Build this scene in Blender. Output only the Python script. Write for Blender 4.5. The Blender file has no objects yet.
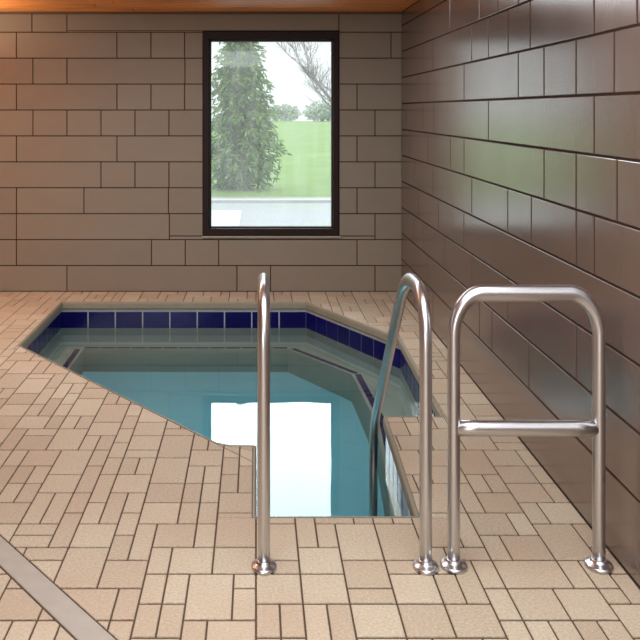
import bpy, bmesh, math, random
from mathutils import Vector, Matrix, noise as mnoise

random.seed(7)
sc = bpy.context.scene
COL = sc.collection
F = 1076.0                      # focal length in pixels of the 640 px frame
HC = 1.40                       # eye height
DB = 8.30                       # back wall distance
XR = 1.127                      # right wall
ZC = 2.157                      # ceiling

# ------------------------------------------------------------------ helpers
def lin(r, g, b):
    def c(v):
        v /= 255.0
        return v / 12.92 if v <= 0.04045 else ((v + 0.055) / 1.055) ** 2.4
    return (c(r), c(g), c(b), 1.0)

def new_mat(name):
    m = bpy.data.materials.new(name)
    m.use_nodes = True
    nt = m.node_tree
    nt.nodes.clear()
    out = nt.nodes.new('ShaderNodeOutputMaterial')
    return m, nt, out

def N(nt, kind, **kw):
    n = nt.nodes.new(kind)
    for k, v in kw.items():
        setattr(n, k, v)
    return n

def setin(n, **kw):
    for k, v in kw.items():
        n.inputs[k.replace('_', ' ')].default_value = v
    return n

def varied(name, base, other, rough=0.6, spec=0.5, island=0.5, nscale=40.0, namt=0.4, bump=0.0, bscale=60.0,
           metallic=0.0, blotch=0.0, bcol=None, bsc=1.5, rough_var=0.0, stretch=(1, 1, 1)):
    """Principled surface: colour between base and other per island and by noise, optional bump and blotches."""
    m, nt, out = new_mat(name)
    p = N(nt, 'ShaderNodeBsdfPrincipled')
    p.inputs['Roughness'].default_value = rough
    p.inputs['Metallic'].default_value = metallic
    p.inputs['Specular IOR Level'].default_value = spec
    nt.links.new(p.outputs[0], out.inputs[0])
    tc = N(nt, 'ShaderNodeTexCoord')
    mp = N(nt, 'ShaderNodeMapping')
    mp.inputs['Scale'].default_value = stretch
    nt.links.new(tc.outputs['Object'], mp.inputs[0])
    ns = N(nt, 'ShaderNodeTexNoise')
    ns.inputs['Scale'].default_value = nscale
    ns.inputs['Detail'].default_value = 4.0
    nt.links.new(mp.outputs[0], ns.inputs['Vector'])
    geo = N(nt, 'ShaderNodeNewGeometry')
    a = N(nt, 'ShaderNodeMath', operation='MULTIPLY'); a.inputs[1].default_value = island
    nt.links.new(geo.outputs['Random Per Island'], a.inputs[0])
    b = N(nt, 'ShaderNodeMath', operation='MULTIPLY_ADD')
    b.inputs[1].default_value = namt * 2.0; b.inputs[2].default_value = -namt * 0.5
    nt.links.new(ns.outputs['Fac'], b.inputs[0])
    s = N(nt, 'ShaderNodeMath', operation='ADD', use_clamp=True)
    nt.links.new(a.outputs[0], s.inputs[0]); nt.links.new(b.outputs[0], s.inputs[1])
    mix = N(nt, 'ShaderNodeMix', data_type='RGBA')
    mix.inputs['A'].default_value = base; mix.inputs['B'].default_value = other
    nt.links.new(s.outputs[0], mix.inputs['Factor'])
    colour = mix.outputs['Result']
    if blotch > 0:
        n2 = N(nt, 'ShaderNodeTexNoise'); n2.inputs['Scale'].default_value = bsc; n2.inputs['Detail'].default_value = 3
        nt.links.new(mp.outputs[0], n2.inputs['Vector'])
        mr = N(nt, 'ShaderNodeMapRange'); mr.inputs['From Min'].default_value = 0.42; mr.inputs['From Max'].default_value = 0.68
        mr.inputs['To Max'].default_value = blotch
        nt.links.new(n2.outputs['Fac'], mr.inputs['Value'])
        mx = N(nt, 'ShaderNodeMix', data_type='RGBA'); mx.inputs['B'].default_value = bcol
        nt.links.new(mr.outputs[0], mx.inputs['Factor']); nt.links.new(colour, mx.inputs['A'])
        colour = mx.outputs['Result']
    nt.links.new(colour, p.inputs['Base Color'])
    if bump > 0:
        n3 = N(nt, 'ShaderNodeTexNoise'); n3.inputs['Scale'].default_value = bscale; n3.inputs['Detail'].default_value = 5
        nt.links.new(mp.outputs[0], n3.inputs['Vector'])
        bp = N(nt, 'ShaderNodeBump'); bp.inputs['Strength'].default_value = bump; bp.inputs['Distance'].default_value = 0.01
        nt.links.new(n3.outputs['Fac'], bp.inputs['Height'])
        nt.links.new(bp.outputs[0], p.inputs['Normal'])
    if rough_var > 0:
        r = N(nt, 'ShaderNodeMapRange'); r.inputs['To Min'].default_value = rough - rough_var; r.inputs['To Max'].default_value = rough + rough_var
        nt.links.new(ns.outputs['Fac'], r.inputs['Value']); nt.links.new(r.outputs[0], p.inputs['Roughness'])
    return m

class MB:
    """collects geometry for ONE mesh object"""
    def __init__(self):
        self.v, self.f, self.mi, self.sm = [], [], [], []
    def face(self, pts, mi=0, smooth=False):
        b = len(self.v)
        self.v += [tuple(p) for p in pts]
        self.f.append(tuple(range(b, b + len(pts)))); self.mi.append(mi); self.sm.append(smooth)
    def grid(self, rows, closed_u=False, closed_v=False, mi=0, smooth=True, caps=False):
        b = len(self.v); n = len(rows[0]); m = len(rows)
        for r in rows: self.v += [tuple(p) for p in r]
        for i in range(m if closed_v else m - 1):
            for j in range(n if closed_u else n - 1):
                i2, j2 = (i + 1) % m, (j + 1) % n
                self.f.append((b + i * n + j, b + i * n + j2, b + i2 * n + j2, b + i2 * n + j))
                self.mi.append(mi); self.sm.append(smooth)
        if caps:
            self.f.append(tuple(b + j for j in reversed(range(n)))); self.mi.append(mi); self.sm.append(False)
            self.f.append(tuple(b + (m - 1) * n + j for j in range(n))); self.mi.append(mi); self.sm.append(False)
    def box(self, x0, x1, y0, y1, z0, z1, mi=0):
        b = len(self.v)
        self.v += [(x0, y0, z0), (x1, y0, z0), (x1, y1, z0), (x0, y1, z0), (x0, y0, z1), (x1, y0, z1), (x1, y1, z1), (x0, y1, z1)]
        for q in ((3, 2, 1, 0), (4, 5, 6, 7), (0, 1, 5, 4), (1, 2, 6, 5), (2, 3, 7, 6), (3, 0, 4, 7)):
            self.f.append(tuple(b + i for i in q)); self.mi.append(mi); self.sm.append(False)
    def pad(self, poly, to3, gap, bev, h, mi=0):
        """bevelled raised slab over a convex 2-D polygon; to3(a, b, height) -> 3-D; one island"""
        for k in (1.0, 0.5, 0.2, 0.05):
            o = inset(poly, gap / 2 * k); i = inset(poly, (gap / 2 + bev) * k)
            if o is not None and i is not None: break
        else: return
        n = len(o); b = len(self.v)
        self.v += [to3(p[0], p[1], -0.006) for p in o] + [to3(p[0], p[1], h - bev * 0.6) for p in o] + [to3(p[0], p[1], h) for p in i]
        for k in range(n):
            l = (k + 1) % n
            self.f.append((b + k, b + l, b + n + l, b + n + k)); self.mi.append(mi); self.sm.append(False)
            self.f.append((b + n + k, b + n + l, b + 2 * n + l, b + 2 * n + k)); self.mi.append(mi); self.sm.append(False)
        self.f.append(tuple(b + 2 * n + k for k in range(n))); self.mi.append(mi); self.sm.append(False)
    def build(self, name, mats, parent=None, recalc=False):
        me = bpy.data.meshes.new(name)
        me.from_pydata(self.v, [], self.f)
        for m in (mats if isinstance(mats, (list, tuple)) else [mats]): me.materials.append(m)
        me.polygons.foreach_set('material_index', self.mi)
        me.polygons.foreach_set('use_smooth', self.sm)
        me.update()
        if recalc:
            bm = bmesh.new(); bm.from_mesh(me)
            bmesh.ops.remove_doubles(bm, verts=bm.verts, dist=1e-5)
            bmesh.ops.recalc_face_normals(bm, faces=bm.faces)
            bm.to_mesh(me); bm.free()
        o = bpy.data.objects.new(name, me); COL.objects.link(o)
        if parent:
            o.parent = parent
            o.matrix_parent_inverse = Matrix.Translation(parent.location).inverted()
        return o

def area2(p):
    return 0.5 * sum(p[i][0] * p[(i + 1) % len(p)][1] - p[(i + 1) % len(p)][0] * p[i][1] for i in range(len(p)))

def inset(poly, d):
    """move every edge of a counter-clockwise polygon inwards by d (negative: outwards)"""
    n = len(poly); out = []
    for i in range(n):
        a, b, c = Vector(poly[i - 1]), Vector(poly[i]), Vector(poly[(i + 1) % n])
        e1, e2 = (b - a), (c - b)
        if e1.length < 1e-7 or e2.length < 1e-7: return None
        e1.normalize(); e2.normalize()
        n1, n2 = Vector((-e1.y, e1.x)), Vector((-e2.y, e2.x))
        k = 1 + n1.dot(n2)
        if k < 1e-3: return None
        out.append(tuple(b + (n1 + n2) * (d / k)))
    if d > 0:
        if area2(out) < 2e-5: return None
        for i in range(n):
            e = Vector(poly[(i + 1) % n]) - Vector(poly[i]); q = Vector(out[(i + 1) % n]) - Vector(out[i])
            if e.dot(q) <= 0: return None
    return out

def clip(poly, a, b, keep_left):
    """half of a convex polygon left (or right) of the line a->b"""
    ex, ey = b[0] - a[0], b[1] - a[1]; s = 1 if keep_left else -1
    dist = lambda p: s * (ex * (p[1] - a[1]) - ey * (p[0] - a[0]))
    out = []
    for i in range(len(poly)):
        p, q = poly[i - 1], poly[i]; dp, dq = dist(p), dist(q)
        if (dp < 0) != (dq < 0):
            t = dp / (dp - dq); out.append((p[0] + t * (q[0] - p[0]), p[1] + t * (q[1] - p[1])))
        if dq >= 0: out.append(q)
    r = []
    for p in out:
        if not r or math.hypot(p[0] - r[-1][0], p[1] - r[-1][1]) > 1e-6: r.append(p)
    if len(r) > 1 and math.hypot(r[0][0] - r[-1][0], r[0][1] - r[-1][1]) < 1e-6: r.pop()
    return r if len(r) >= 3 and area2(r) > 1e-5 else None

def subtract(poly, convex):
    """pieces of a convex polygon outside a convex counter-clockwise polygon"""
    xs = [p[0] for p in poly]; ys = [p[1] for p in poly]; cx = [p[0] for p in convex]; cy = [p[1] for p in convex]
    if max(xs) <= min(cx) or min(xs) >= max(cx) or max(ys) <= min(cy) or min(ys) >= max(cy): return [poly]
    test = poly
    for i in range(len(convex)):
        test = clip(test, convex[i], convex[(i + 1) % len(convex)], True)
        if test is None: return [poly]
    res, cur = [], poly
    for i in range(len(convex)):
        a, b = convex[i], convex[(i + 1) % len(convex)]
        o = clip(cur, a, b, False)
        if o: res.append(o)
        cur = clip(cur, a, b, True)
        if cur is None: break
    return res

def subtract_all(polys, cutters):
    for c in cutters:
        polys = [q for p in polys for q in subtract(p, c)]
    return polys

def rect(x0, x1, y0, y1):
    return [(x0, y0), (x1, y0), (x1, y1), (x0, y1)]

def tag(o, label=None, cat=None, group=None, kind=None):
    if label: o['label'] = label
    if cat: o['category'] = cat
    if group: o['group'] = group
    if kind: o['kind'] = kind
    return o

def empty(name, loc):
    e = bpy.data.objects.new(name, None); e.empty_display_size = 0.1; e.location = loc
    COL.objects.link(e); return e

def sweep(mb, pts, r, seg=20, xs=0.74, mi=0, fixed=None):
    """round bar along a path lying in one plane with normal `fixed`; xs narrows the section along X"""
    rows = []
    P = [Vector(p) for p in pts]
    for i, p in enumerate(P):
        t = (P[min(i + 1, len(P) - 1)] - P[max(i - 1, 0)]).normalized()
        b = Vector(fixed); n = b.cross(t).normalized()
        row = []
        for k in range(seg):
            a = 2 * math.pi * k / seg
            o = (n * math.cos(a) + b * math.sin(a)) * r
            o.x *= xs
            row.append(p + o)
        rows.append(row)
    mb.grid(rows, closed_u=True, mi=mi, caps=True)

def lathe(mb, cx, cy, prof, rx, ry, seg=40, mi=0):
    """prof: list of (radius factor, z)"""
    rows = [[(cx + rx * q * math.cos(2 * math.pi * k / seg), cy + ry * q * math.sin(2 * math.pi * k / seg), z) for k in range(seg)] for q, z in prof]
    mb.grid(rows, closed_u=True, caps=True)

# ------------------------------------------------------------------ materials
M_back = varied('painted_block', lin(132, 119, 104), lin(143, 129, 113), rough=0.62, spec=0.35, island=0.5, nscale=5, namt=0.35, bump=0.12, bscale=90, stretch=(1, 1, 2.2))
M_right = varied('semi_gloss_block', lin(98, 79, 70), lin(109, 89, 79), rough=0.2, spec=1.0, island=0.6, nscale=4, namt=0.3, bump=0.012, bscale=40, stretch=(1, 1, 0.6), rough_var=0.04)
M_mortar = varied('mortar', lin(52, 40, 34), lin(64, 50, 42), rough=0.9, spec=0.1, nscale=30)
M_paver = varied('clay_paver', lin(209, 195, 172), lin(178, 158, 136), rough=0.75, spec=0.25, island=0.5, nscale=110, namt=0.9, bump=0.5, bscale=140, blotch=0.5, bcol=lin(180, 152, 128), bsc=1.3)
M_joint = varied('paver_joint_sand', lin(84, 68, 56), lin(104, 86, 71), rough=0.95, spec=0.1, nscale=50)
M_strip = varied('concrete_strip', lin(174, 165, 154), lin(158, 147, 135), rough=0.75, spec=0.3, nscale=14, namt=0.5, bump=0.1, bscale=120)
M_coping = varied('coping_stone', lin(150, 141, 122), lin(130, 121, 104), rough=0.6, spec=0.3, island=0.2, nscale=25, namt=0.5, bump=0.15, bscale=120)
M_grout = varied('pale_grout', lin(190, 194, 194), lin(170, 176, 178), rough=0.7, nscale=30)
M_tile = varied('navy_glazed_tile', lin(14, 12, 72), lin(22, 20, 92), rough=0.12, spec=0.15, island=0.7, nscale=20, namt=0.3)
M_plaster = varied('pool_plaster', lin(180, 180, 165), lin(162, 163, 150), rough=0.8, spec=0.2, nscale=5, namt=0.4)
M_pitfloor = varied('pale_blue_plaster', lin(214, 236, 236), lin(200, 226, 226), rough=0.8, spec=0.2, nscale=5, namt=0.4)
M_steel = varied('brushed_stainless_steel', (0.62, 0.62, 0.63, 1), (0.54, 0.54, 0.55, 1), rough=0.30, metallic=1.0, island=0.0, nscale=120, namt=0.4)
M_chrome = varied('satin_flange_steel', (0.62, 0.62, 0.63, 1), (0.52, 0.52, 0.53, 1), rough=0.28, metallic=1.0, island=0.0, nscale=60, namt=0.4)
M_bronze = varied('dark_bronze_frame', lin(46, 32, 28), lin(38, 26, 23), rough=0.55, spec=0.15, nscale=20)
M_gasket = varied('black_gasket', lin(28, 24, 23), lin(34, 30, 28), rough=0.6, nscale=20)
M_wood = varied('orange_stained_planks', lin(255, 176, 92), lin(236, 138, 66), rough=0.45, spec=0.4, island=0.45, nscale=5, namt=0.7, blotch=0.7, bcol=lin(150, 80, 48), bsc=3.0, stretch=(0.9, 12, 12))
M_trimwood = varied('brown_trim', lin(112, 74, 50), lin(95, 62, 42), rough=0.5, nscale=20, stretch=(0.5, 8, 8))
M_plain = varied('plain_painted_wall', lin(150, 128, 112), lin(140, 118, 103), rough=0.7, nscale=6)
M_grass = varied('lawn_grass', lin(103, 136, 68), lin(124, 154, 88), rough=0.9, spec=0.1, nscale=0.8, namt=0.9, bump=0.3, bscale=30)
M_pave_out = varied('pale_concrete', lin(178, 180, 182), lin(196, 197, 198), rough=0.85, spec=0.2, nscale=1.2, namt=0.6)
M_asphalt = varied('worn_asphalt', lin(160, 164, 172), lin(148, 152, 160), rough=0.85, nscale=2, blotch=0.6, bcol=lin(150, 166, 140), bsc=0.7)
M_needle = varied('conifer_needles', lin(70, 108, 60), lin(140, 168, 92), rough=0.8, spec=0.1, island=0.9, nscale=3, namt=0.2)
M_far = varied('hazed_foliage', lin(176, 190, 172), lin(196, 208, 192), rough=0.85, spec=0.1, island=0.8, nscale=3, namt=0.2)  # leaf colour paled to stand in for distant haze
M_bark = varied('grey_bark', lin(120, 112, 112), lin(140, 132, 132), rough=0.9, nscale=20)

def water_material():
    m, nt, out = new_mat('clear_pool_water')
    g = N(nt, 'ShaderNodeBsdfGlass'); g.inputs['IOR'].default_value = 1.333; g.inputs['Roughness'].default_value = 0.0
    tc = N(nt, 'ShaderNodeTexCoord')
    ns = N(nt, 'ShaderNodeTexNoise'); ns.inputs['Scale'].default_value = 5.0; ns.inputs['Detail'].default_value = 1.5
    bp = N(nt, 'ShaderNodeBump'); bp.inputs['Strength'].default_value = 0.02; bp.inputs['Distance'].default_value = 0.02
    nt.links.new(tc.outputs['Object'], ns.inputs['Vector']); nt.links.new(ns.outputs['Fac'], bp.inputs['Height'])
    nt.links.new(bp.outputs[0], g.inputs['Normal'])
    nt.links.new(g.outputs[0], out.inputs['Surface'])
    ab = N(nt, 'ShaderNodeVolumeAbsorption'); ab.inputs['Color'].default_value = (0.28, 0.80, 0.92, 1); ab.inputs['Density'].default_value = 0.8
    nt.links.new(ab.outputs[0], out.inputs['Volume'])
    return m
M_water = water_material()

def pane_material():
    """float glass with a film of condensation: clear, a little scattering, mirror reflection at its edge angles"""
    m, nt, out = new_mat('misted_window_glass')
    tr = N(nt, 'ShaderNodeBsdfTransparent'); tr.inputs[0].default_value = (0.95, 0.97, 0.96, 1)
    tl = N(nt, 'ShaderNodeBsdfTranslucent'); tl.inputs[0].default_value = (0.95, 0.97, 1.0, 1)
    gl = N(nt, 'ShaderNodeBsdfGlossy'); gl.inputs['Roughness'].default_value = 0.02
    tc = N(nt, 'ShaderNodeTexCoord'); mp = N(nt, 'ShaderNodeMapping'); mp.inputs['Scale'].default_value = (9, 1, 1.1)
    ns = N(nt, 'ShaderNodeTexNoise'); ns.inputs['Scale'].default_value = 2.0; ns.inputs['Detail'].default_value = 3
    mr = N(nt, 'ShaderNodeMapRange'); mr.inputs['From Min'].default_value = 0.3; mr.inputs['From Max'].default_value = 0.7
    mr.inputs['To Min'].default_value = 0.045; mr.inputs['To Max'].default_value = 0.09
    nt.links.new(tc.outputs['Object'], mp.inputs[0]); nt.links.new(mp.outputs[0], ns.inputs['Vector']); nt.links.new(ns.outputs['Fac'], mr.inputs['Value'])
    a = N(nt, 'ShaderNodeMixShader'); nt.links.new(mr.outputs[0], a.inputs[0]); nt.links.new(tr.outputs[0], a.inputs[1]); nt.links.new(tl.outputs[0], a.inputs[2])
    fr = N(nt, 'ShaderNodeFresnel'); fr.inputs['IOR'].default_value = 1.35
    b = N(nt, 'ShaderNodeMixShader'); nt.links.new(fr.outputs[0], b.inputs[0]); nt.links.new(a.outputs[0], b.inputs[1]); nt.links.new(gl.outputs[0], b.inputs[2])
    nt.links.new(b.outputs[0], out.inputs[0])
    return m
M_pane = pane_material()

# ------------------------------------------------------------------ camera
cam = bpy.data.cameras.new('camera')
co = bpy.data.objects.new('camera', cam); COL.objects.link(co); sc.camera = co
co.location = (0, 0, HC); co.rotation_euler = (math.radians(90), 0, 0)
cam.sensor_width = 36.0; cam.lens = F / 640 * 36
cam.shift_x = (320 - 256) / 640.0; cam.shift_y = (110 - 320) / 640.0
cam.clip_start = 0.05; cam.clip_end = 500

# ------------------------------------------------------------------ plan of the tub
OUT = [(0.002, 3.71), (0.548, 3.71), (0.581, 4.92), (0.845, 4.92), (0.875, 6.62), (0.357, 7.846), (-1.41, 7.846),
       (-1.405, 6.41), (-0.195, 4.585), (-0.165, 4.535), (-0.11, 4.50), (0.002, 4.497)]           # counter-clockwise
CW = 0.014                                                                                       # coping width
OUTC = inset(OUT, -CW)
# convex cutters for the deck (outline grown by the coping width)
yd = OUTC[3][1]
td = (yd - OUTC[7][1]) / (OUTC[8][1] - OUTC[7][1])
DP = (OUTC[7][0] + td * (OUTC[8][0] - OUTC[7][0]), yd)                # where the slanted edge passes the depth of the ledge on the right
ym = OUTC[11][1]
tr_ = (ym - OUTC[1][1]) / (OUTC[2][1] - OUTC[1][1])
RP = (OUTC[1][0] + tr_ * (OUTC[2][0] - OUTC[1][0]), ym)
cutters = [
    [OUTC[3], OUTC[4], OUTC[5], OUTC[6], OUTC[7], DP],
    [DP, OUTC[8], OUTC[9], OUTC[10], OUTC[11], RP, OUTC[2]],
    [OUTC[0], OUTC[1], RP, OUTC[11]],
]
cutters = [c if area2(c) > 0 else list(reversed(c)) for c in cutters]

# ------------------------------------------------------------------ floor of pavers
STRIP_DIR = Vector((0.476, -0.702)).normalized()
S0 = Vector((-0.843, 3.544)); S1 = Vector((-0.775, 3.29))
def strip_poly():
    a = S0 - STRIP_DIR * 5.7; b = S0 + STRIP_DIR * 3.3
    c = S1 + STRIP_DIR * 3.3; d = S1 - STRIP_DIR * 5.7
    p = [tuple(a), tuple(b), tuple(c), tuple(d)]
    return p if area2(p) > 0 else list(reversed(p))
STRIP = strip_poly()
STRIP_CUT = inset(STRIP, -0.002)
UX, UY = 0.0667, 0.0985
nx0, nx1, ny0, ny1 = -62, int(XR / UX) + 2, 0, int(DB / UY) + 2
occ = set(); cells = []
rp = random.Random(21)
KINDS = [((2, 2), 7), ((2, 1), 2.5), ((1, 2), 4.5), ((3, 2), 1.2), ((2, 3), 4), ((1, 1), 0.4), ((1, 3), 1.2)]
for j in range(ny0, ny1):
    for i in range(nx0, nx1):
        if (i, j) in occ: continue
        opts = []
        for (w, h), wt in KINDS:
            if i + w <= nx1 and j + h <= ny1 and all((i + a, j + b) not in occ for a in range(w) for b in range(h)): opts.append(((w, h), wt))
        if not opts: opts = [((1, 1), 1)]
        (w, h) = rp.choices([o[0] for o in opts], [o[1] for o in opts])[0]
        for a in range(w):
            for b in range(h): occ.add((i + a, j + b))
        cells.append(rect(i * UX, (i + w) * UX, j * UY, (j + h) * UY))
mb = MB()
rowside = rect(-4.1, XR, 0.0, DB)
for c in cells:
    x0, x1 = max(c[0][0], -4.1), min(c[1][0], XR - 0.004); y0, y1 = c[0][1], min(c[2][1], DB - 0.004)
    if x1 - x0 < 0.02 or y1 - y0 < 0.02: continue
    for q in subtract_all([rect(x0, x1, y0 + 0.004, y1 - 0.004)], cutters + [STRIP_CUT]):
        mb.pad(q, lambda a, b, h: (a, b, h - 0.004), 0.0058, 0.0022, 0.004, 0)
for q in subtract_all([rect(-4.1, XR + 0.1, -2.6, DB + 0.1)], cutters): mb.face([(p[0], p[1], -0.0048) for p in q], 1)
# the plain deck behind the camera
for q in subtract_all([rect(-4.1, XR, -2.6, -0.002)], [STRIP_CUT]):
    mb.pad(q, lambda a, b, h: (a, b, h - 0.004), 0.0065, 0.002, 0.004, 0)
floor = tag(mb.build('floor', [M_paver, M_joint]), kind='structure')
mb = MB(); mb.pad(STRIP, lambda a, b, h: (a, b, h - 0.004), 0.004, 0.003, 0.0055)
tag(mb.build('trim_1', M_strip), kind='structure')

# ------------------------------------------------------------------ walls
WX0, WX1, WZ0, WZ1 = -0.409, 0.640, 0.428, 2.010          # window opening
U = lambda u: (u - 256.0) / (F / DB)
rb = random.Random(5)
back_rows = [  # bottom to top: joints seen in the photograph, in pixels across
    [237, 270.5, 375, 67], [16.5, 151.6, 185.3, 218.7, 357], [16.5, 169.4, 375], [16.5, 168.5, 357, 84], [101, 135, 169, 375],
    [16.5, 117, 357], [33, 67, 101, 135, 169, 375], [16.5, 117, 151, 184.6, 357], [33, 67, 185], [16.5, 117, 151, 184.6, 391], [32, 67, 338.8]]
mb = MB()
zs = [0.0] + [0.2 * k for k in range(1, 11)] + [ZC]
hole = rect(WX0, WX1, WZ0, WZ1)
for k in range(11):
    js = sorted(set([-4.1, XR] + [U(u) for u in back_rows[k]]))
    extra = -1.97 - rb.choice((0.13, 0.26))
    while extra > -4.0: js.append(extra); extra -= rb.choice((0.258, 0.516))
    js = sorted(js)
    for a, b in zip(js[:-1], js[1:]):
        for q in subtract_all([rect(a, b, zs[k], zs[k + 1])], [hole]):
            mb.pad(q, lambda p, r, h: (p, DB - h, r), 0.0075, 0.0018, 0.004, 0)
for x0, x1, z0, z1 in ((-4.1, WX0, -0.1, ZC + 0.1), (WX1, XR + 0.3, -0.1, ZC + 0.1), (WX0, WX1, -0.1, WZ0), (WX0, WX1, WZ1, ZC + 0.1)):
    mb.box(x0, x1, DB, DB + 0.22, z0, z1, 1)
tag(mb.build('wall_back', [M_back, M_mortar]), kind='structure')

mb = MB()
Z0R = 0.050
seen = {1: [3.50, 4.43, 5.12], 2: [3.776, 4.80, 5.60], 3: [], 4: [5.60, 4.80, 3.776], 5: [3.35, 3.776, 4.196, 5.808], 6: [3.576, 5.2, 6.794], 7: [3.376, 3.776, 4.196, 4.608, 5.808],
        8: [3.172, 3.576, 4.408, 5.2], 9: [3.378, 4.194, 4.608, 6.228], 10: [4.416, 6.06, 3.2]}
zr = [0.0] + [Z0R + 0.2 * k for k in range(1, 11)] + [ZC]
for k in range(11):
    ph = 3.376 if k % 2 == 1 else 3.576
    js = [y for y in seen.get(k, [])]
    y = ph - 0.406 * 14
    while y < DB - 0.1:
        if all(abs(y - s) > 0.15 for s in js) and rb.random() < (0.6 if not js or y < 3.0 or y > 6.6 else 0.22): js.append(y)
        y += 0.406
    js = sorted([-2.6, DB - 0.005] + js)
    for a, b in zip(js[:-1], js[1:]):
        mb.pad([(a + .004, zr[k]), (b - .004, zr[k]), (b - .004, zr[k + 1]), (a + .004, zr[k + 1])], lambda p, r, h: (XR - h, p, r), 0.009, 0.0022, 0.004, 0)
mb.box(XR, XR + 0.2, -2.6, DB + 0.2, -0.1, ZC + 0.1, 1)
tag(mb.build('wall_right', [M_right, M_mortar]), kind='structure')
mb = MB(); mb.box(-4.3, -4.1, -2.6, DB + 0.2, -0.1, ZC + 0.1); tag(mb.build('wall_left', M_plain), kind='structure')
mb = MB(); mb.box(-4.3, XR + 0.2, -2.8, -2.6, -0.1, ZC + 0.1); tag(mb.build('wall_front', M_plain), kind='structure')

# ceiling boards running across the room, with a moulding along the back wall
mb = MB(); y = -2.6
while y < DB - 0.01:
    y1 = min(y + 0.135, DB)
    x = -4.1
    while x < XR:
        x1 = min(x + rb.uniform(1.2, 2.2), XR)
        mb.pad(rect(x, x1, y, y1), lambda a, b, h: (a, b, ZC + 0.004 - h), 0.006, 0.003, 0.004, 0); x = x1
    y = y1
mb.box(-4.3, XR + 0.2, -2.8, DB + 0.2, ZC + 0.006, ZC + 0.1, 0)
tag(mb.build('ceiling', M_wood), kind='structure')
mb = MB()
mb.grid([[(x, DB - 0.004 - a, ZC - b) for a, b in ((0, 0.020), (0.008, 0.020), (0.012, 0.014), (0.022, 0.008), (0.026, 0.0))] for x in (-4.1, XR - 0.004)], smooth=False)
tag(mb.build('trim_2', M_trimwood), kind='structure')

# ------------------------------------------------------------------ window
mb = MB()
fw_s, fw_t, fw_b = 0.050, 0.068, 0.058
yo, yi = DB - 0.018, DB + 0.10
def frame_ring(mb, o, i, y0, y1, bev=0.006, mi=0):
    """o, i: (x0, x1, z0, z1) outer and inner rectangles; front at y0"""
    def R(r, d): return [(r[0] + d, r[2] + d), (r[1] - d, r[2] + d), (r[1] - d, r[3] - d), (r[0] + d, r[3] - d)]
    loops = [(R(o, 0), y1), (R(o, 0), y0 + bev), (R(o, bev), y0), (R(i, -bev), y0), (R(i, 0), y0 + bev), (R(i, 0), y1)]
    mb.grid([[(p[0], y, p[1]) for p in l] for l, y in loops], closed_u=True, smooth=False, mi=mi)
fo = (WX0, WX1, WZ0, WZ1); fi = (WX0 + fw_s, WX1 - fw_s + 0.006, WZ0 + fw_b, WZ1 - fw_t)
frame_ring(mb, fo, fi, yo, yi)
win = tag(mb.build('window_1', M_bronze), kind='structure')
mb = MB(); e = 0.012
frame_ring(mb, (fi[0], fi[1], fi[2], fi[3]), (fi[0] + e, fi[1] - e, fi[2] + e, fi[3] - e), DB + 0.03, DB + 0.085, 0.003)
mb.build('glazing_bead', M_gasket, win)
mb = MB(); mb.box(fi[0] + 0.004, fi[1] - 0.004, DB + 0.054, DB + 0.060, fi[2] + 0.004, fi[3] - 0.004)
mb.build('pane', M_pane, win)
mb = MB(); mb.box(WX0 - 0.006, WX1 + 0.010, DB - 0.022, DB + 0.0, WZ0 - 0.010, WZ0 + 0.001)
tag(mb.build('window_sill', M_strip, win), 'pale sill strip under the dark frame')

# ------------------------------------------------------------------ hot tub
BENCH, PIT, WATER = -0.455, -1.04, -0.185
tub = empty('hot_tub', (-0.2, 6.0, 0.0))
tag(tub, 'sunken angular hot tub set in tan pavers, navy waterline tiles, stepped entry between two handrails', 'hot tub')
# coping: bullnosed edging stones
prof = [(CW, -0.004), (CW, 0.001), (0.007, 0.0015), (0.002, -0.004), (0.0, -0.014), (0.0, -0.046), (0.004, -0.054), (0.016, -0.056), (0.034, -0.056)]
loops = [inset(OUT, -d) if d else list(OUT) for d, z in prof]
mb = MB(); n = len(OUT)
for i in range(n):
    j = (i + 1) % n
    L = (Vector(OUT[j]) - Vector(OUT[i])).length
    m = max(1, round(L / 0.30))
    for s in range(m):
        t0, t1 = s / m, (s + 1) / m
        g = 0.0
        t0 += g if s > 0 else 0; t1 -= g if s < m - 1 else 0
        rows = []
        for t in (t0, t1):
            rows.append([(l[i][0] * (1 - t) + l[j][0] * t, l[i][1] * (1 - t) + l[j][1] * t, z) for l, (d, z) in zip(loops, prof)])
        mb.grid(rows, smooth=False)
mb.build('coping', M_coping, tub)
# tile band: pale grout backing with glazed tiles standing on it
TB = inset(OUT, -0.016)
mb = MB()
mb.grid([[(p[0], p[1], z) for p in TB] for z in (-0.056, -0.225)], closed_u=True, smooth=False, mi=1)
for i in range(n):
    a, b = Vector(TB[i]), Vector(TB[(i + 1) % n]); L = (b - a).length
    d = (b - a) / L; nr = Vector((-d.y, d.x))
    sp = 0.19 if abs(d.x) > 0.9 else 0.165
    m = max(1, round(L / sp))
    for s in range(m):
        q = rect(L * s / m, L * (s + 1) / m, -0.222, -0.070)
        def to3(u, w, h, a=a, d=d, nr=nr):
            p = a + d * u + nr * h
            return (p.x, p.y, w)
        mb.pad(q, to3, 0.009 if abs(d.x) > 0.9 else 0.011, 0.002, 0.006, 0)
tag(mb.build('tile_band', [M_tile, M_grout], tub), 'band of navy glazed tiles with pale grout')
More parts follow.
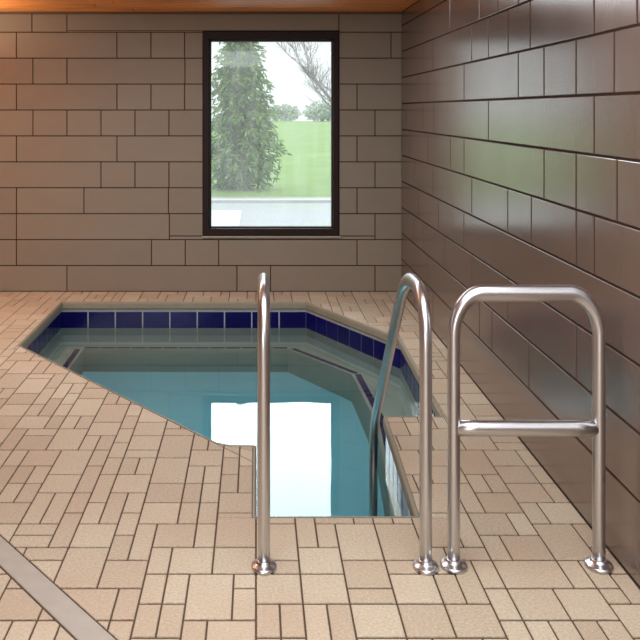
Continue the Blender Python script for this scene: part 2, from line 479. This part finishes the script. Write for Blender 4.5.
# basin: walls below the tile, ledge, pit
PITP = [(-0.006, 4.38), (0.548, 4.38), (0.60, 5.0), (0.64, 5.75), (0.60, 6.74), (0.22, 7.42), (-1.19, 7.42), (-1.19, 6.85), (-0.006, 4.88)]
bm = bmesh.new()
def loop(pts, z):
    vs = [bm.verts.new((p[0], p[1], z)) for p in pts]
    return vs
def ringf(A, B):
    for i in range(len(A)):
        j = (i + 1) % len(A); bm.faces.new((A[i], A[j], B[j], B[i]))
w1, w2 = loop(TB, -0.222), loop(TB, BENCH)
ringf(w2, w1)
p1, p2 = loop(PITP, BENCH), loop(PITP, PIT)
es = [bm.edges.get((w2[i], w2[(i + 1) % len(w2)])) for i in range(len(w2))] + [bm.edges.new((p1[i], p1[(i + 1) % len(p1)])) for i in range(len(p1))]
bmesh.ops.triangle_fill(bm, use_beauty=True, use_dissolve=False, edges=es)
ringf(p2, p1)
bm.faces.new(p2)
bmesh.ops.recalc_face_normals(bm, faces=bm.faces)
me = bpy.data.meshes.new('basin'); bm.to_mesh(me); bm.free()
me.materials.append(M_plaster); me.materials.append(M_pitfloor)
for p in me.polygons:
    if p.center.z < PIT + 0.01: p.material_index = 1
bo = bpy.data.objects.new('basin', me); COL.objects.link(bo); bo.parent = tub; bo.matrix_parent_inverse = Matrix.Translation(tub.location).inverted()
bo['label'] = 'pale plaster basin with an underwater ledge'
# dark tile nosing along the ledge
mb = MB()
for i in range(2, 7):
    a, b = Vector(PITP[i]), Vector(PITP[i + 1]); L = (b - a).length
    d = (b - a) / L; nr = Vector((d.y, -d.x))
    m = max(1, round(L / 0.11))
    for s in range(m):
        q = rect(L * s / m, L * (s + 1) / m, 0.016, 0.060)
        def to3(u, w, h, a=a, d=d, nr=nr):
            p = a + d * u + nr * w
            return (p.x, p.y, BENCH + h)
        q2 = [(p[0], p[1]) for p in q]
        mb.pad(q2, to3, 0.006, 0.002, 0.006, 0)
tag(mb.build('ledge_nosing', M_tile, tub, recalc=True), 'row of dark tiles along the underwater ledge')
# entry step in the pit, below the notch
mb = MB(); mb.box(0.0, 0.54, 4.385, 4.70, PIT, -0.76); mb.build('entry_step', M_plaster, tub)

# water body
WO = inset(OUT, -0.022)
bm = bmesh.new()
t, b = loop(WO, WATER), loop(WO, PIT - 0.05)
ringf(b, t); bm.faces.new(t); bm.faces.new(list(reversed(b)))
bmesh.ops.recalc_face_normals(bm, faces=bm.faces)
me = bpy.data.meshes.new('water'); bm.to_mesh(me); bm.free(); me.materials.append(M_water)
wo = bpy.data.objects.new('water', me); COL.objects.link(wo)
tag(wo, 'still clear teal water filling the hot tub, mirroring the window', 'water', kind='stuff')

# ------------------------------------------------------------------ handrails
def arc_path(pts, rad, n=14):
    """poly-line with rounded corners; rad per inner point"""
    P = [Vector(p) for p in pts]; out = [P[0]]
    for i in range(1, len(P) - 1):
        a, b, c = P[i - 1], P[i], P[i + 1]
        d1, d2 = (a - b).normalized(), (c - b).normalized(); r = rad[i - 1]
        s, e = b + d1 * r, b + d2 * r
        for k in range(n + 1):
            t = k / n
            out.append(s * (1 - t) ** 2 + b * 2 * t * (1 - t) + e * t ** 2)
    out.append(P[-1]); return out
def dense(pts, step=0.06):
    out = [pts[0]]
    for a, b in zip(pts[:-1], pts[1:]):
        m = max(1, int((b - a).length / step))
        for k in range(1, m + 1): out.append(a.lerp(b, k / m))
    return out
FL = [(1.0, 0.0), (1.0, 0.007), (0.97, 0.010), (0.90, 0.012), (0.78, 0.0145), (0.64, 0.018), (0.57, 0.021), (0.55, 0.025), (0.50, 0.026), (0.1, 0.026)]
def handrail(X, label):
    root = empty('pool_handrail', (X, 3.29, 0.0))
    tag(root, label, 'handrail', 'pair of handrails at the hot tub entry')
    pts = [(X, 3.29, 0.012), (X, 3.29, 0.833), (X, 3.72, 0.833), (X, 4.70, 0.045), (X, 4.765, -0.10), (X, 4.765, PIT + 0.01)]
    path = dense(arc_path(pts, [0.17, 0.18, 0.09, 0.05]))
    mb = MB(); sweep(mb, path, 0.0255, 24, 0.74, fixed=(1, 0, 0)); mb.build('rail', M_steel, root)
    mb = MB(); lathe(mb, X, 3.29, FL, 0.039, 0.056); mb.build('deck_flange', M_chrome, root)
    mb = MB(); lathe(mb, X, 4.765, [(q, PIT + z) for q, z in FL], 0.027, 0.045); mb.build('basin_flange', M_chrome, root)
    return root
handrail(0.0245, 'bent stainless steel handrail on the left of the tub entry, standing alone on the deck')
handrail(0.519, 'bent stainless steel handrail on the right of the tub entry, beside the two-post guard rail')

# guard rail beside the wall
GX0, GX1, GY, GZ, GM = 0.6065, 1.0515, 3.30, 0.838, 0.424
gr = empty('guard_rail', ((GX0 + GX1) / 2, GY, 0.0))
tag(gr, 'two-post stainless steel guard rail with rounded corners and a crossbar, next to the right wall', 'guard rail')
path = [Vector((GX0, GY, 0.012))]
rx, rz = 0.088, 0.130
for k in range(19):
    a = math.pi - k / 18 * math.pi / 2
    path.append(Vector((GX0 + rx + rx * math.cos(a), GY, GZ - rz + rz * math.sin(a))))
for k in range(19):
    a = math.pi / 2 - k / 18 * math.pi / 2
    path.append(Vector((GX1 - rx + rx * math.cos(a), GY, GZ - rz + rz * math.sin(a))))
path.append(Vector((GX1, GY, 0.012)))
mb = MB(); sweep(mb, dense(path), 0.0255, 24, 0.74, fixed=(0, 1, 0)); mb.build('rail', M_steel, gr)
mb = MB(); sweep(mb, dense([Vector((GX0 + 0.008, GY, GM)), Vector((GX1 - 0.008, GY, GM))]), 0.0245, 24, 1.0, fixed=(0, 1, 0)); mb.build('crossbar', M_steel, gr)
for x in (GX0, GX1):
    mb = MB(); lathe(mb, x, GY, FL, 0.041, 0.058); mb.build('deck_flange', M_chrome, gr)

# ------------------------------------------------------------------ outdoors
G0 = -0.35
mb = MB()
mb.grid([[(-30 + 60 * i / 12, y, z) for i in range(13)] for y, z in ((21.6, G0), (28, G0 + 0.08), (40, 0.08), (60, 0.50), (75, 0.62))], smooth=True)
tag(mb.build('lawn', M_grass), kind='structure')
mb = MB(); mb.box(-30, 30, DB + 0.22, 21.6, G0 - 0.3, G0)
tag(mb.build('driveway', M_asphalt), kind='structure')
mb = MB(); mb.box(-30, 30, 20.3, 20.6, G0, G0 + 0.05); tag(mb.build('kerb', M_pave_out), kind='structure')
mb = MB(); mb.box(-6, -0.25, DB + 0.22, 18.6, G0, G0 + 0.02); tag(mb.build('patio_slab', M_pave_out), kind='structure')

def quad(mb, c, d, w, l, rnd):
    """small leaf spray at c pointing along d"""
    s = d.cross(Vector((rnd.uniform(-1, 1), rnd.uniform(-1, 1), rnd.uniform(-1, 1)))).normalized() * w
    mb.face([c - s * 0.3, c + d * l * 0.5 - s, c + d * l, c + d * l * 0.5 + s])
rt = random.Random(11)
ct = empty('conifer_tree', (-0.33, 23.5, G0))
tag(ct, 'tall shaggy green conifer on the lawn outside the window', 'tree')
mb = MB(); bx, by = -0.33, 23.5; TH = 4.7
mb.grid([[(bx + r * math.cos(k * math.pi / 4), by + r * math.sin(k * math.pi / 4), z) for k in range(8)] for r, z in ((0.10, G0), (0.08, 1.0), (0.05, 3.0), (0.01, TH - 0.1))], closed_u=True, caps=True)
mb.build('trunk', M_bark, ct)
mb = MB(); z = G0 + 0.08
while z < TH:
    f = (z - G0) / (TH - G0)
    R0 = 0.98 * (1 - f) ** 0.80 * (0.62 + 0.38 * min(1, f / 0.16)) if f < 1 else 0
    for k in range(12):
        ang = rt.uniform(0, 2 * math.pi); R = R0 * rt.uniform(0.55, 1.22)
        dv = Vector((math.cos(ang), math.sin(ang), 0))
        m = max(3, int(R / 0.05))
        for s in range(m):
            t = (s + 0.5) / m
            if t < 0.3 and rt.random() < 0.6: continue
            c = Vector((bx, by, z)) + dv * (R * t) + Vector((rt.uniform(-.05, .05), rt.uniform(-.05, .05), 0.16 * t - 0.34 * t * t + rt.uniform(-.04, .04)))
            for _ in range(3 if t < 0.8 else 2):
                d = (dv * rt.uniform(0.1, 0.9) + Vector((rt.uniform(-.6, .6), rt.uniform(-.6, .6), rt.uniform(-1.1, .1)))).normalized()
                quad(mb, c, d, 0.024, rt.uniform(0.12, 0.24), rt)
    z += 0.10
mb.build('foliage', M_needle, ct)

bt = empty('bare_tree', (2.25, 27.0, G0 + 0.05))
tag(bt, 'leafless tree with thin grey branches reaching into the upper right of the window view', 'tree')
def limb(mb, p, d, length, r, depth, rnd):
    n = 5; pts = [p]; dd = d.copy()
    for _ in range(n):
        dd = (dd + Vector((rnd.uniform(-.16, .16), rnd.uniform(-.16, .16), rnd.uniform(-.06, .14)))).normalized()
        pts.append(pts[-1] + dd * (length / n))
    rows = []
    for i, q in enumerate(pts):
        t = (pts[min(i + 1, n)] - pts[max(i - 1, 0)]).normalized()
        a = t.orthogonal().normalized(); b = t.cross(a); rr = r * (1 - 0.55 * i / n)
        rows.append([q + (a * math.cos(k * math.pi / 2.5) + b * math.sin(k * math.pi / 2.5)) * rr for k in range(5)])
    mb.grid(rows, closed_u=True)
    if depth <= 0: return
    for i in range(1, n + 1):
        for _ in range(2 if depth > 1 else 1):
            dv = (dd + Vector((rnd.uniform(-1, 1), rnd.uniform(-1, 1), rnd.uniform(-.25, .8))) * 1.25).normalized()
            limb(mb, pts[i], dv, length * rnd.uniform(0.42, 0.62), r * 0.42, depth - 1, rnd)
rl = random.Random(3)
mb = MB(); mb.grid([[(2.25 + x + r * math.cos(k * math.pi / 4), 27 + r * math.sin(k * math.pi / 4), z) for k in range(8)] for x, r, z in ((0, .16, G0 + 0.0), (-.02, .12, 0.5), (-.08, .10, 1.3))], closed_u=True, caps=True)
mb.build('trunk', M_bark, bt)
mb = MB()
limb(mb, Vector((2.17, 27, 1.25)), Vector((-0.62, 0.0, 1.0)).normalized(), 1.7, 0.040, 3, rl)
limb(mb, Vector((2.17, 27, 1.2)), Vector((-0.95, 0.1, 0.8)).normalized(), 1.2, 0.024, 2, rl)
limb(mb, Vector((2.17, 27, 1.28)), Vector((0.3, 0.1, 1.0)).normalized(), 1.8, 0.05, 2, rl)
mb.build('branches', M_bark, bt)
far_labels = ['faint grey-green tree on the skyline, half hidden by the conifer', 'faint grey-green tree on the skyline just right of the conifer', 'faint grey-green tree at the right edge of the lawn skyline']
for (x, y, h, w), lb in zip(((-0.6, 74, 1.5, 2.6), (1.9, 76, 1.1, 2.4), (4.6, 75, 1.35, 2.6)), far_labels):
    e_ = empty('distant_tree', (x, y, 0.55)); tag(e_, lb, 'tree', 'faint trees beyond the lawn')
    mb = MB()
    mb.grid([[(x + r * math.cos(k * math.pi / 3), y + r * math.sin(k * math.pi / 3), z) for k in range(6)] for r, z in ((0.10, 0.5), (0.06, 0.5 + h * 0.6))], closed_u=True, caps=True)
    mb.build('trunk', M_bark, e_)
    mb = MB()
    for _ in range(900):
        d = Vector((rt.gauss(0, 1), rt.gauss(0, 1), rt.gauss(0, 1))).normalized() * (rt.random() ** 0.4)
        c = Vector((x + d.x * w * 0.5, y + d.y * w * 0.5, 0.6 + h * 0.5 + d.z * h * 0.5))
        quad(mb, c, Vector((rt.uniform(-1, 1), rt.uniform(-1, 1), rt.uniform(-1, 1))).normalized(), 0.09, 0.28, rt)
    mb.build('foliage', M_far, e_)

# ------------------------------------------------------------------ sky and added room lights
w = bpy.data.worlds.new('overcast_sky'); sc.world = w; w.use_nodes = True
nt = w.node_tree; nt.nodes.clear()
out = N(nt, 'ShaderNodeOutputWorld'); bg = N(nt, 'ShaderNodeBackground')
tc = N(nt, 'ShaderNodeTexCoord')
nv = N(nt, 'ShaderNodeVectorMath', operation='NORMALIZE'); nt.links.new(tc.outputs['Generated'], nv.inputs[0])
dp = N(nt, 'ShaderNodeVectorMath', operation='DOT_PRODUCT')
dp.inputs[1].default_value = (0.0, math.cos(math.radians(34)), math.sin(math.radians(34)))     # the sun behind thin cloud
nt.links.new(nv.outputs['Vector'], dp.inputs[0])
sx = N(nt, 'ShaderNodeSeparateXYZ'); nt.links.new(nv.outputs['Vector'], sx.inputs[0])
gl = N(nt, 'ShaderNodeMapRange', interpolation_type='SMOOTHSTEP')
for k, v in (('From Min', 0.88), ('From Max', 0.955), ('To Min', 0.0), ('To Max', 6.5)): gl.inputs[k].default_value = v
nt.links.new(dp.outputs['Value'], gl.inputs['Value'])
mr = N(nt, 'ShaderNodeMapRange', interpolation_type='SMOOTHSTEP')
for k, v in (('From Min', 0.08), ('From Max', 0.4), ('To Min', 1.2), ('To Max', 1.7)): mr.inputs[k].default_value = v
nt.links.new(sx.outputs['Z'], mr.inputs['Value'])
ad = N(nt, 'ShaderNodeMath', operation='ADD'); nt.links.new(gl.outputs[0], ad.inputs[0]); nt.links.new(mr.outputs[0], ad.inputs[1])
bg.inputs['Color'].default_value = (0.94, 0.98, 1.0, 1)
nt.links.new(ad.outputs[0], bg.inputs['Strength']); nt.links.new(bg.outputs[0], out.inputs[0])

def area(name, loc, rot, sx_, sy_, power, col):
    l = bpy.data.lights.new(name, 'AREA'); l.shape = 'RECTANGLE'; l.size = sx_; l.size_y = sy_; l.energy = power; l.color = col
    o = bpy.data.objects.new(name, l); COL.objects.link(o); o.location = loc; o.rotation_euler = rot
    return o
R = math.radians
area('added_ceiling_light', (0.05, 1.1, ZC - 0.03), (0, 0, 0), 1.9, 4.6, 135, (0.86, 0.95, 1.0))  # broad fill added under the ceiling to brighten the front deck
area('added_ceiling_light', (-0.5, 6.25, ZC - 0.03), (0, 0, 0), 2.2, 1.2, 52, (0.88, 0.95, 1.0))  # added fill above the tub, lifts the water and back wall
area('added_ceiling_light', (-2.8, 6.6, ZC - 0.03), (0, 0, 0), 1.2, 0.8, 24, (1.0, 0.60, 0.32))  # unseen warm light, added for the orange tone of the far left deck
area('added_uplight', (-2.35, 7.55, 1.75), (R(180), 0, 0), 0.5, 0.3, 16, (1.0, 0.82, 0.60))  # uplight added out of view to brighten the ceiling boards
area('rear_fill_light', (-2.45, -2.55, 1.2), (R(90), 0, 0), 3.0, 1.6, 105, (0.88, 0.95, 1.0))  # fill added behind the camera; the front wall has no window

sc.view_settings.view_transform = 'Standard'
sc.view_settings.look = 'None'
sc.view_settings.gamma = 1.0
sc.view_settings.use_curve_mapping = False
sc.view_settings.exposure = 0.0
sc.cycles.max_bounces = 12
sc.cycles.transmission_bounces = 8
sc.cycles.transparent_max_bounces = 12
sc.cycles.use_denoising = True
